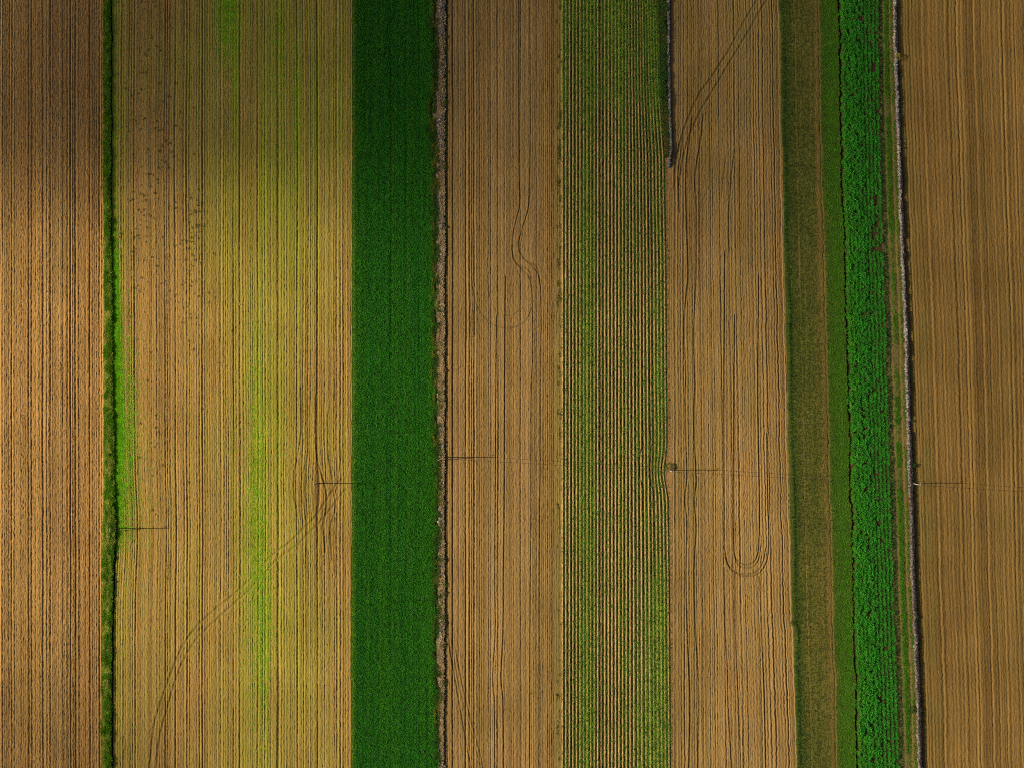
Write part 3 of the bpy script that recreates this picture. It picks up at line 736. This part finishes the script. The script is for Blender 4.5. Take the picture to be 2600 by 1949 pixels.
def stone_wall(label, cx, y0, y1, half, height, per_m, colfun, densfun=None, seed=1):
    rng = np.random.default_rng(seed)
    oy = 0.5 * (y0 + y1); root = empty('stone_wall', (float(wx(cx(oy))), float(wy(oy)), 0))
    tag(root, label, 'stone wall')
    ox, oyw = root.location.x, root.location.y
    n = int((y1 - y0) * S * per_m)
    y = rng.uniform(y0, y1, n); u = rng.uniform(-1, 1, n)
    hh = height * (0.8 + .4 * vn(y / 22, 0 * y, seed + 3)) * sm(-6, 10, y1 - y) * sm(-6, 10, y - y0)
    z = hh * np.clip(1.25 * (1 - np.abs(u) ** 2.2), 0, 1) * rng.uniform(.75, 1.05, n)
    x = cx(y) + u * half / S * (0.85 + .3 * vn(y / 15, 0 * y, seed + 4)) + 1.5 * (vn(y / 30, 0 * y, seed + 6) - .5)
    if densfun is not None:
        kp = rng.uniform(0, 1, n) < densfun(x, y); x, y, z, u = x[kp], y[kp], z[kp], u[kp]
    P = W3(x, y, z) - np.array([ox, oyw, 0])
    sz = rng.uniform(0.10, 0.24, len(P)) * (1 + .5 * (rng.random(len(P)) < .08))
    V, F, c = stones(P, sz, colfun(x, y, u, rng), rng)
    link('rubble', mesh_np('wall_rubble', V, F, STONE, c), root)
    yy = np.linspace(y0, y1, max(8, int((y1 - y0) / 8))); cs = np.linspace(-1, 1, 7)
    XX = cx(yy)[:, None] + cs[None] * half / S * .8
    hs = height * .8 * (1 if densfun is None else .5) * sm(0, 14, y1 - yy) * sm(0, 14, yy - y0)
    ZZ = hs[:, None] * np.clip(1.2 * (1 - np.abs(cs) ** 2.2), 0, 1)[None] - .03
    V = np.stack([wx(XX) - ox, wy(np.broadcast_to(yy[:, None], XX.shape)) - oyw, ZZ], -1).reshape(-1, 3)
    i = np.arange(len(V)).reshape(XX.shape); F = np.stack([i[1:, :-1], i[1:, 1:], i[:-1, 1:], i[:-1, :-1]], -1).reshape(-1, 4)
    link('core', mesh_np('wall_core', V, F, COREM, smooth=True), root)
    return root


def grey(lo, hi, tint=(1, .97, .97)):
    def f(x, y, u, rng):
        g = rng.uniform(lo, hi, len(x)) * (.8 + .5 * vn(x / 6, y / 25, 600)) * (1 - .35 * sm(950, 1250, y))
        return g[:, None] * np.array(tint)[None] * rng.uniform(.93, 1.07, (len(x), 3))
    return f


WALL_C = WAL_L.off(6.5)
wall = stone_wall('long pale grey dry stone wall running beside the earth path and the dull brown field', WALL_C, -340, 2290, 0.33, 0.65, 44, grey(.04, .32, (1, .92, .88)), seed=11)
SHORT_C = PL((-340, 1697), (0, 1698), (150, 1698), (220, 1699), (300, 1702), (380, 1704), (430, 1698), (500, 1697))
stone_wall('short broken grey stone wall ending beside the diagonal wheel tracks', SHORT_C, -340, 425, 0.28, 0.65, 34, grey(.02, .17, (1, .94, .90)), seed=12)
RUB_C = PL((-340, 1121), (0, 1122), (190, 1119), (330, 1117), (490, 1119), (740, 1119), (980, 1117), (1130, 1121), (1470, 1119), (1949, 1121))


def rub_d(x, y): return 0.05 + .55 * sm(.45, .75, vn(y / 45, 0 * y, 611)) * (1 - .7 * sm(420, 700, y) * (vn(y / 90, 0 * y, 613) < .7))


def rub_c(x, y, u, rng):
    g = rng.uniform(.06, .34, len(x)); p = (vn(x / 8, y / 20, 612) > .55)[:, None]
    return g[:, None] * np.where(p, np.array([1, .84, .74]), np.array([1, .96, .98])) * rng.uniform(.93, 1.07, (len(x), 3))


stone_wall('tumbled pinkish grey stone wall overgrown with dry grass beside the dark green grain', RUB_C, -340, 2290, 0.85, 0.38, 40, rub_c, rub_d, seed=13)

# dark leaves added as shade on the field side of the long wall
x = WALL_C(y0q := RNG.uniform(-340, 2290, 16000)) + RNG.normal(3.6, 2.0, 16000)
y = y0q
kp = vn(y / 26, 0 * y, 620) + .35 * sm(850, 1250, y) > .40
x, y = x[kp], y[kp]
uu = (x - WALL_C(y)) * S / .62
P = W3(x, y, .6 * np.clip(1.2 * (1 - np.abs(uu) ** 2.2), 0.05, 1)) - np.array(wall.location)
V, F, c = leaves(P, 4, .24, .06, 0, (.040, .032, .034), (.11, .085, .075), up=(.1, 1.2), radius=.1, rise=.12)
link('shade_leaves', mesh_np('wall_shade_leaves', V, F, DRYM, c), wall)

# ------------------------------------------------------------------ bushes and weeds
def bush_mesh(name, R, H, n, colA, colB, seed, mat=LEAF, leaf=(0.28, 0.09)):
    rng = np.random.default_rng(seed)
    V, F, c = leaves(np.zeros((1, 3)), n, leaf[0], leaf[1], 0, colA, colB, up=(-.2, 1.2), dome=(R, H), rng=rng)
    return mesh_np(name, V, F, mat, c)


G1, G2 = (0.02, 0.075, 0.010), (0.06, 0.15, 0.018)
BUSH = [bush_mesh('bush_a', .7, .8, 150, G1, G2, 1), bush_mesh('bush_b', .9, .7, 190, (0.03, 0.085, .008), (0.09, .18, .02), 2), bush_mesh('bush_c', .55, 1.0, 120, (.012, .06, .012), (.045, .12, .02), 3)]
YBUSH = bush_mesh('yellow_bush', .55, .6, 110, (0.16, 0.19, .012), (0.42, .36, .02), 4)
OBUSH = bush_mesh('olive_bush', .95, .9, 200, (0.06, 0.09, .015), (0.17, .19, .035), 5)
BBUSH = bush_mesh('brown_bush', .6, .7, 110, (0.07, 0.06, .03), (0.19, .16, .07), 6)


def bush(me, px, py, sc, label, z=0.0, group=None):
    o = link('bush', me, None, (float(wx(px)), float(wy(py)), z), random.uniform(0, 6.28), sc)
    return tag(o, label, 'bush', group)


bush(OBUSH, 1699, 1184, 1.15, 'olive green bush at the foot of the white topped pole by the crop rows')
bush(YBUSH, 1108, 1425, 1.1, 'small yellow green bush at the edge of the grain beside white stones')
bush(YBUSH, 2279, 146, 1.2, 'small yellow bush on top of the long stone wall', z=.7)
bush(BUSH[0], 2317, 1800, 1.2, 'round green bush on the path side of the long stone wall')
bush(BUSH[2], 2326, 1565, .9, 'small dark green bush at the field side of the long stone wall')
bush(BUSH[1], 2012, 1580, .7, 'dark green bush at the border of the tracked field and the olive grass strip')
bush(BUSH[2], 2317, 1180, 1.1, 'dark green bush against the long stone wall just above the bare pole')
bush(BUSH[0], 1706, 332, .75, 'bright green bush growing over the broken end of the short stone wall')
bush(YBUSH, 1095, 322, 1.0, 'yellow green bush at the grain edge beside the upper stony verge')
bush(OBUSH, 283, 1362, .7, 'olive bush below the leaning pole in the grassy hedge')
r6 = np.random.default_rng(66)
for q in range(38):
    py = r6.uniform(-20, 1960); px = float(SHORT_C(py)) + 4 if False else float(WALL_C(py)) + r6.uniform(7, 11)
    bush(BUSH[2], px, py, r6.uniform(.35, .6), 'tiny dark weed bush in the shadow along the long stone wall', group='weed bushes along the long wall')
for q in range(46):
    py = r6.uniform(-20, 1960)
    bush(BBUSH if r6.random() < .75 else BUSH[1], float(RUB_R(py)) - r6.uniform(3, 7), py, r6.uniform(.5, 1.0), 'small scrubby bush on the field side of the stony dry grass verge', group='scrub on the stony verge')
for q in range(60):
    py = r6.uniform(-120, 395)
    bush(BUSH[q % 3], float(SHORT_C(py)) - r6.uniform(6, 21) * (1 - .5 * (py > 250)), py, r6.uniform(.8, 1.3) * (1 - .3 * (py > 250)), 'leafy green bush in the thick scrub left of the short stone wall', group='scrub left of the short wall')

# weeds scattered over the olive field
WEED = [bush_mesh('weed_a', .32, .22, 30, (.02, .07, .018), (.05, .13, .03), 21, leaf=(.2, .07)), bush_mesh('weed_b', .45, .25, 42, (.018, .06, .018), (.045, .115, .03), 22, leaf=(.22, .08))]
cl = [(385, 150, 45, 120, 45), (375, 330, 40, 120, 35), (405, 420, 25, 60, 22), (370, 620, 20, 90, 36), (495, 600, 18, 80, 60), (480, 690, 30, 120, 30), (420, 640, 60, 200, 20), (385, 1130, 30, 60, 20), (470, 950, 60, 160, 12), (350, 550, 25, 60, 16)]
for cx, cy, sx, sy, n in cl:
    for q in range(n):
        px = min(max(r6.normal(cx, sx), 300), 860); py = min(max(r6.normal(cy, sy), 5), 1900)
        o = link('weed', WEED[q % 2], None, (float(wx(px)), float(wy(py)), -0.02), r6.uniform(0, 6.28), r6.uniform(.38, .8))
        tag(o, 'small dark green weed clump growing on the olive field', 'weed', 'weeds scattered over the olive field')

# ------------------------------------------------------------------ crops in rows
def copies(templates, items):
    """one mesh of many plants (x, y, z, rotation, scale, template, tint)"""
    parts = []
    for k, (V0, F0, c0) in enumerate(templates):
        it = [q for q in items if q[5] == k]
        if not it: continue
        A = np.array([q[:5] for q in it]); T = np.array([q[6] for q in it])
        ca, sa = np.cos(A[:, 3])[:, None], np.sin(A[:, 3])[:, None]; s = A[:, 4][:, None]
        X = (V0[None, :, 0] * ca - V0[None, :, 1] * sa) * s + A[:, 0][:, None]
        Y = (V0[None, :, 0] * sa + V0[None, :, 1] * ca) * s + A[:, 1][:, None]
        Z = V0[None, :, 2] * s + A[:, 2][:, None]
        V = np.stack([X, Y, Z], -1).reshape(-1, 3)
        F = (F0[None] + (np.arange(len(it)) * len(V0))[:, None, None]).reshape(-1, 4)
        parts.append((V, F, (c0[None] * T[:, None, :]).reshape(-1, 3)))
    return merge(parts)


# bright broad-leaved crop
CROPT = [leaves(np.zeros((1, 3)), 64, .26, .10, 0, (.016, .200, .010), (.045, .350, .020), up=(-.1, .9), dome=(.42, .78), rng=np.random.default_rng(70 + k)) for k in range(4)]
GAPS = [(2190, 1040), (2192, 1056), (2194, 1084), (2195, 1108), (2196, 1175), (2165, 1183), (2199, 1236), (2199, 1250), (2232, 1266), (2225, 1327), (2205, 1532), (2205, 1553), (2205, 1562), (2248, 1645), (2210, 1702), (2235, 1775), (2213, 1840), (2216, 1925), (2219, 800), (2168, 27), (2183, 47), (2178, 105), (2180, 200), (2215, 166), (2220, 181), (2228, 281), (2230, 565), (2222, 505), (2222, 520), (2232, 540), (2222, 548), (2222, 575), (2232, 590), (2222, 600), (2232, 620), (2214, 630), (2226, 632), (2238, 634), (2238, 495), (2215, 600), (2172, 720), (2204, 1375), (2242, 1372), (2202, 1355)]
NR = 10
r7 = np.random.default_rng(77); items = []
for k in range(NR):
    yy = -330.0
    while yy < 2285:
        yy += r7.uniform(5.0, 7.0)
        l = float(F7_R(yy)) + 10; r = float(CRP_R(yy)) - 5
        u = k / (NR - 1.0)
        px = l + u * (r - l) + r7.normal(0, 2.0 if u < .5 else .5)
        if any((gx < 2216 or gy < 480 or gy > 650 or (int(gy) % 3)) and abs(px - gx) < 4.6 and abs(yy - gy) < 6.5 for gx, gy in GAPS) or r7.random() < .012: continue
        warm = 1.0 - sm(0, .5, u); t = np.array([1 + .75 * float(warm) * (.4 + r7.random() * .7), 1 + .12 * float(warm), 1 - .35 * float(warm)]) * r7.uniform(.85, 1.15)
        items.append((float(wx(px)), float(wy(yy)), 0.0, r7.uniform(0, 6.28), r7.uniform(.72, 1.25) * (1.06 if u < .5 else .84), int(r7.integers(4)), t, yy))
big = sorted(range(len(items)), key=lambda q: -items[q][4] if -2 < items[q][7] < 1951 else 0)[:300]
bs = set(big)
cm = [mesh_np('leafy_plant', *t[:2], LEAF, t[2]) for t in CROPT]
for q in big:
    it = items[q]
    o = link('leafy_plant', cm[it[5]], None, it[:3], it[3], it[4])
    tag(o, 'one of the largest bushy plants in the bright green leafy strip beside the path', 'crop plant', 'largest plants of the bright leafy strip')
V, F, c = copies(CROPT, [it for q, it in enumerate(items) if q not in bs])
tag(link('leafy_crop', mesh_np('leafy_crop', V, F, LEAF, c)), 'mass of smaller bushy plants filling the bright green leafy strip', 'crop', None, 'stuff')

# young crop on ridges
YT = [leaves(np.zeros((1, 3)), 12, .20, .065, 0, (.024, .11, .006), (.085, .21, .014), up=(-.1, .8), dome=(.19, .24), rng=np.random.default_rng(80 + k)) for k in range(3)]
items = []
r8 = np.random.default_rng(88)
ys = np.arange(-335, 2285, 5.2)
for k in range(NROW):
    y = ys + r8.normal(0, .5, len(ys))
    w = 9 * k + 9 * 0.57 + r8.normal(0, .35, len(y))
    x = 1425 + w
    for _ in range(3):
        x = 1425 + w + row_shift(x, y)
    g = row_green(x, y)
    hid = hash2(np.full(1, k), np.zeros(1, np.int64), 50)[0]
    z = 0.20 + 0.11 * hid
    for a, b, gg in zip(x, y, g):
        if r8.random() > .66 + .5 * gg: continue
        t = np.array([1.0 + 1.3 * gg * gg, 1.0 + 1.0 * gg * gg, 1.0]) * r8.uniform(.8, 1.2)
        items.append((float(wx(a)), float(wy(b)), z, r8.uniform(0, 6.28), r8.uniform(.8, 1.15) * (1.0 + .5 * gg), int(r8.integers(3)), t, b))
big = sorted(range(len(items)), key=lambda q: -items[q][4] if -2 < items[q][7] < 1951 else 0)[:300]
bs = set(big)
ym = [mesh_np('young_plant', *t[:2], LEAF, t[2]) for t in YT]
for q in big:
    it = items[q]
    o = link('young_plant', ym[it[5]], None, it[:3], it[3], it[4])
    tag(o, 'one of the largest young plants in the narrow rows of ridged earth', 'crop plant', 'largest young plants in the ridged rows')
V, F, c = copies(YT, [it for q, it in enumerate(items) if q not in bs])
tag(link('young_crop', mesh_np('young_crop', V, F, LEAF, c)), 'rows of smaller young plants dotted along the narrow ridges', 'crop', None, 'stuff')


# ------------------------------------------------------------------ poles and cables
def cyl(p0, p1, r0, r1, n=10, col=None):
    p0 = np.array(p0, float); p1 = np.array(p1, float); d = p1 - p0; d /= np.linalg.norm(d)
    a = np.cross(d, (0, 0, 1) if abs(d[2]) < .9 else (1, 0, 0)); a /= np.linalg.norm(a); b = np.cross(d, a)
    th = np.linspace(0, 2 * np.pi, n, endpoint=False)
    ring = np.cos(th)[:, None] * a + np.sin(th)[:, None] * b
    V = np.vstack([p0 + ring * r0, p1 + ring * r1, p0[None], p1[None]])
    F = []
    for i in range(n):
        j = (i + 1) % n
        F += [(i, j, n + j, n + i), (2 * n, j, i, i), (2 * n + 1, n + i, n + j, n + j)]
    return V, F


def py_mesh(name, parts, mat, smooth=True):
    Vs, Fs = [], []; o = 0
    for V, F in parts:
        Vs += [tuple(v) for v in V]
        for f in F:
            g = []
            for i in f:
                if i + o not in g: g.append(i + o)
            Fs.append(g)
        o += len(V)
    me = bpy.data.meshes.new(name); me.from_pydata(Vs, [], Fs); me.update()
    for p in me.polygons: p.use_smooth = smooth
    me.materials.append(mat)
    return me


def boxm(c, s):
    c = np.array(c); s = np.array(s) / 2
    V = np.array([c + s * np.array(q) for q in ((-1, -1, -1), (1, -1, -1), (1, 1, -1), (-1, 1, -1), (-1, -1, 1), (1, -1, 1), (1, 1, 1), (-1, 1, 1))])
    return V, [(0, 3, 2, 1), (4, 5, 6, 7), (0, 1, 5, 4), (1, 2, 6, 5), (2, 3, 7, 6), (3, 0, 4, 7)]


WOODG = plain_mat('weathered_pole_wood', (0.20, 0.145, 0.10), rough=.85, scale=9)
CONC = plain_mat('pale_concrete', (0.55, 0.51, 0.45), rough=.8, scale=5, vary=.15)
STEEL = plain_mat('galvanised_steel', (0.45, 0.45, 0.45), rough=.5, metal=.6)
PORC = plain_mat('white_porcelain', (0.75, 0.74, 0.70), rough=.3, vary=.08)
CABLE = plain_mat('black_cable', (0.03, 0.03, 0.03), rough=.7)
PH = 7.4
BODY = {m: py_mesh('pole_body', [cyl((0, 0, -.3), (0, 0, PH),   .16 if m == 'wood' else .10, .09 if m == 'wood' else .06, 12)], mt) for m, mt in (('wood', WOODG), ('pale', CONC))}
ARM = py_mesh('pole_arm', [boxm((0, .28, PH - .35), (.08, .6, .08)), cyl((0, .02, PH - .8), (0, .45, PH - .38), .025, .025, 6)], STEEL, False)
INS = [py_mesh('pole_insulator', [cyl((0, a, PH - .30 if a else PH), (0, a, PH - .18 if a else PH + .1), .05, .09, 10), cyl((0, a, PH - .18 if a else PH + .1), (0, a, PH - .08 if a else PH + .22), .09, .045, 10)], PORC) for a in (0.0, .52)]
STRUT = py_mesh('pole_strut', [cyl((-1.9, -.9, 0), (-.1, -.02, PH * .62), .09, .08, 10)], WOODG)


def pole(px, py, mt, label, strut=False, rz=0.0):
    t = empty('utility_pole', (float(wx(px)), float(wy(py)), 0), rz)
    tag(t, label, 'utility pole', 'utility poles crossing the fields')
    link('shaft', BODY[mt], t); link('crossarm', ARM, t)
    for m in INS: link('insulator', m, t)
    if strut: link('strut', STRUT, t)
    return t


POLES = [(297, 1340), (806, 1226), (1128, 1160), (1699, 1193), (2318, 1226)]
pole(*POLES[0], 'wood', 'wooden utility pole with a slanting strut in the grassy hedge', True)
pole(*POLES[1], 'wood', 'wooden utility pole alone in the olive field where furrows swerve round it')
pole(*POLES[2], 'wood', 'wooden utility pole with a slanting strut on the stony dry verge', True)
pole(*POLES[3], 'pale', 'pale utility pole at the bush between the crop rows and tracked field')
pole(*POLES[4], 'pale', 'pale utility pole at the field side of the long stone wall')

OFF = [(-260, 1465)] + POLES + [(2960, 1268)]
CAB = ['thin overhead cable from the hedge pole out over the ploughed field', 'thin overhead cable from the hedge pole to the lone pole in the olive field', 'thin overhead cable over the grain from the lone pole to the stony verge pole',
       'thin overhead cable over the crop rows from the stony verge pole to the bush pole', 'thin overhead cable over the leafy strip from the bush pole to the wall pole', 'thin overhead cable from the wall pole out over the dull brown field']
for i in range(6):
    a = np.array([float(wx(OFF[i][0])), float(wy(OFF[i][1])), PH + .2]); b = np.array([float(wx(OFF[i + 1][0])), float(wy(OFF[i + 1][1])), PH + .2])
    T = np.linspace(0, 1, 25)
    pts = [a * (1 - t) + b * t - np.array([0, 0, 1]) * 4 * 1.3 * t * (1 - t) for t in T]
    rad = .034 if i in (3, 4, 5) else .012
    o = link('overhead_cable', py_mesh('overhead_cable', [cyl(p, q, rad, rad, 6) for p, q in zip(pts[:-1], pts[1:])], CABLE))
    tag(o, CAB[i], 'cable', 'cables between the utility poles')

# ------------------------------------------------------------------ sky, sun, clouds
w = bpy.data.worlds.new('World'); SC.world = w; w.use_nodes = True
nt = w.node_tree
bg = nt.nodes['Background']
sky = nt.nodes.new('ShaderNodeTexSky'); sky.sky_type = 'NISHITA'; sky.sun_disc = False
sky.air_density = 0.7; sky.dust_density = 4.0; sky.ozone_density = 0.6; sky.sun_elevation = math.radians(ELEV); sky.sun_rotation = math.radians(270)
nt.links.new(sky.outputs[0], bg.inputs[0]); bg.inputs[1].default_value = 0.06
sun = bpy.data.lights.new('sun', 'SUN'); sun.energy = 4.8; sun.angle = math.radians(0.55); sun.color = (1.0, 0.86, 0.60)
so = bpy.data.objects.new('sun', sun); C.objects.link(so); so.rotation_euler = (0, math.radians(-(90 - ELEV)), 0)
TO_SUN = np.array([-math.cos(math.radians(ELEV)), 0, math.sin(math.radians(ELEV))])

CLM, cnt, cout = new_mat('cloud_vapour')
pv = cnt.nodes.new('ShaderNodeVolumePrincipled'); pv.inputs['Color'].default_value = (.95, .95, .95, 1); pv.inputs['Density'].default_value = 1.0
CLM.node_tree.links.new(pv.outputs[0], cout.inputs['Volume'])


def sphere_vf(n=20, m=12):
    th = np.linspace(0, np.pi, m + 1); ph = np.linspace(0, 2 * np.pi, n, endpoint=False)
    V = np.array([(math.sin(a) * math.cos(b), math.sin(a) * math.sin(b), math.cos(a)) for a in th for b in ph])
    F = [(i * n + j, (i + 1) * n + j, (i + 1) * n + (j + 1) % n, i * n + (j + 1) % n) for i in range(m) for j in range(n)]
    return V, F


def cloud(label, px, py, dist, rx, ry, rz, tau, seed):
    """a bank of vapour up-sun; its real shadow falls round photo pixel (px, py)"""
    c = np.array([float(wx(px)), float(wy(py)), 0]) + TO_SUN * dist
    V, F = sphere_vf(40, 24)
    rng = np.random.default_rng(seed)
    f = 1 + .10 * (vn((V[:, 0] + 3) * 2.2, (V[:, 1] + V[:, 2] + 3) * 2.2, seed) - .5) * 2
    V = V * f[:, None] * np.array([rx, ry, rz])
    me = bpy.data.meshes.new('cloud'); me.from_pydata([tuple(v) for v in V], [], F); me.update()
    for p in me.polygons: p.use_smooth = True
    m = CLM.copy(); m.node_tree.nodes['Principled Volume'].inputs['Density'].default_value = tau
    me.materials.append(m)
    o = link('cloud', me, None, tuple(c)); tag(o, label, 'cloud', None, 'structure')
    return o


CLOUDS = True
if CLOUDS:
    # path length through the middle along the sun is about 2 / sqrt((cos/rx)^2 + (sin/rz)^2)
    cloud('broad thin cloud in the sky toward the sun', 20, 40, 4200, 80, 58, 24, .0215, 31)
    cloud('ragged cloud in the sky beside the broad thin cloud', 640, -20, 3900, 62, 64, 22, .0185, 35)
    cloud('wide flat cloud in the sky behind the broad thin cloud', 1420, -90, 4400, 105, 88, 22, .0100, 32)
    cloud('faint streak of cloud in the sky over the other clouds', 2150, 160, 4000, 105, 100, 24, .0036, 34)
    cloud('added cloud out of view that dims the right edge of the fields', 2950, 1000, 4100, 75, 140, 20, .007, 33)  # unseen, added to darken the right edge
    cloud('added thin cloud out of view that dims the lower left of the fields', 0, 2130, 4300, 60, 52, 20, .011, 36)  # unseen, added to darken the lower left

# ------------------------------------------------------------------ camera
cam = bpy.data.cameras.new('camera'); co = bpy.data.objects.new('camera', cam); C.objects.link(co)
HC = 400.0
co.location = (0, 0, HC); co.rotation_euler = (0, 0, 0)
cam.sensor_fit = 'HORIZONTAL'; cam.sensor_width = 36; cam.lens = 36 * HC / 260.0
cam.clip_start = 1; cam.clip_end = 20000
SC.camera = co
SC.view_settings.view_transform = 'Standard'; SC.view_settings.look = 'None'
SC.view_settings.exposure = 0.42; SC.view_settings.gamma = 1.0
SC.cycles.max_bounces = 4; SC.cycles.diffuse_bounces = 2; SC.cycles.transparent_max_bounces = 8
SC.cycles.use_denoising = False
SC.cycles.filter_width = 1.05
SC.cycles.sample_clamp_direct = 6.0; SC.cycles.sample_clamp_indirect = 2.0
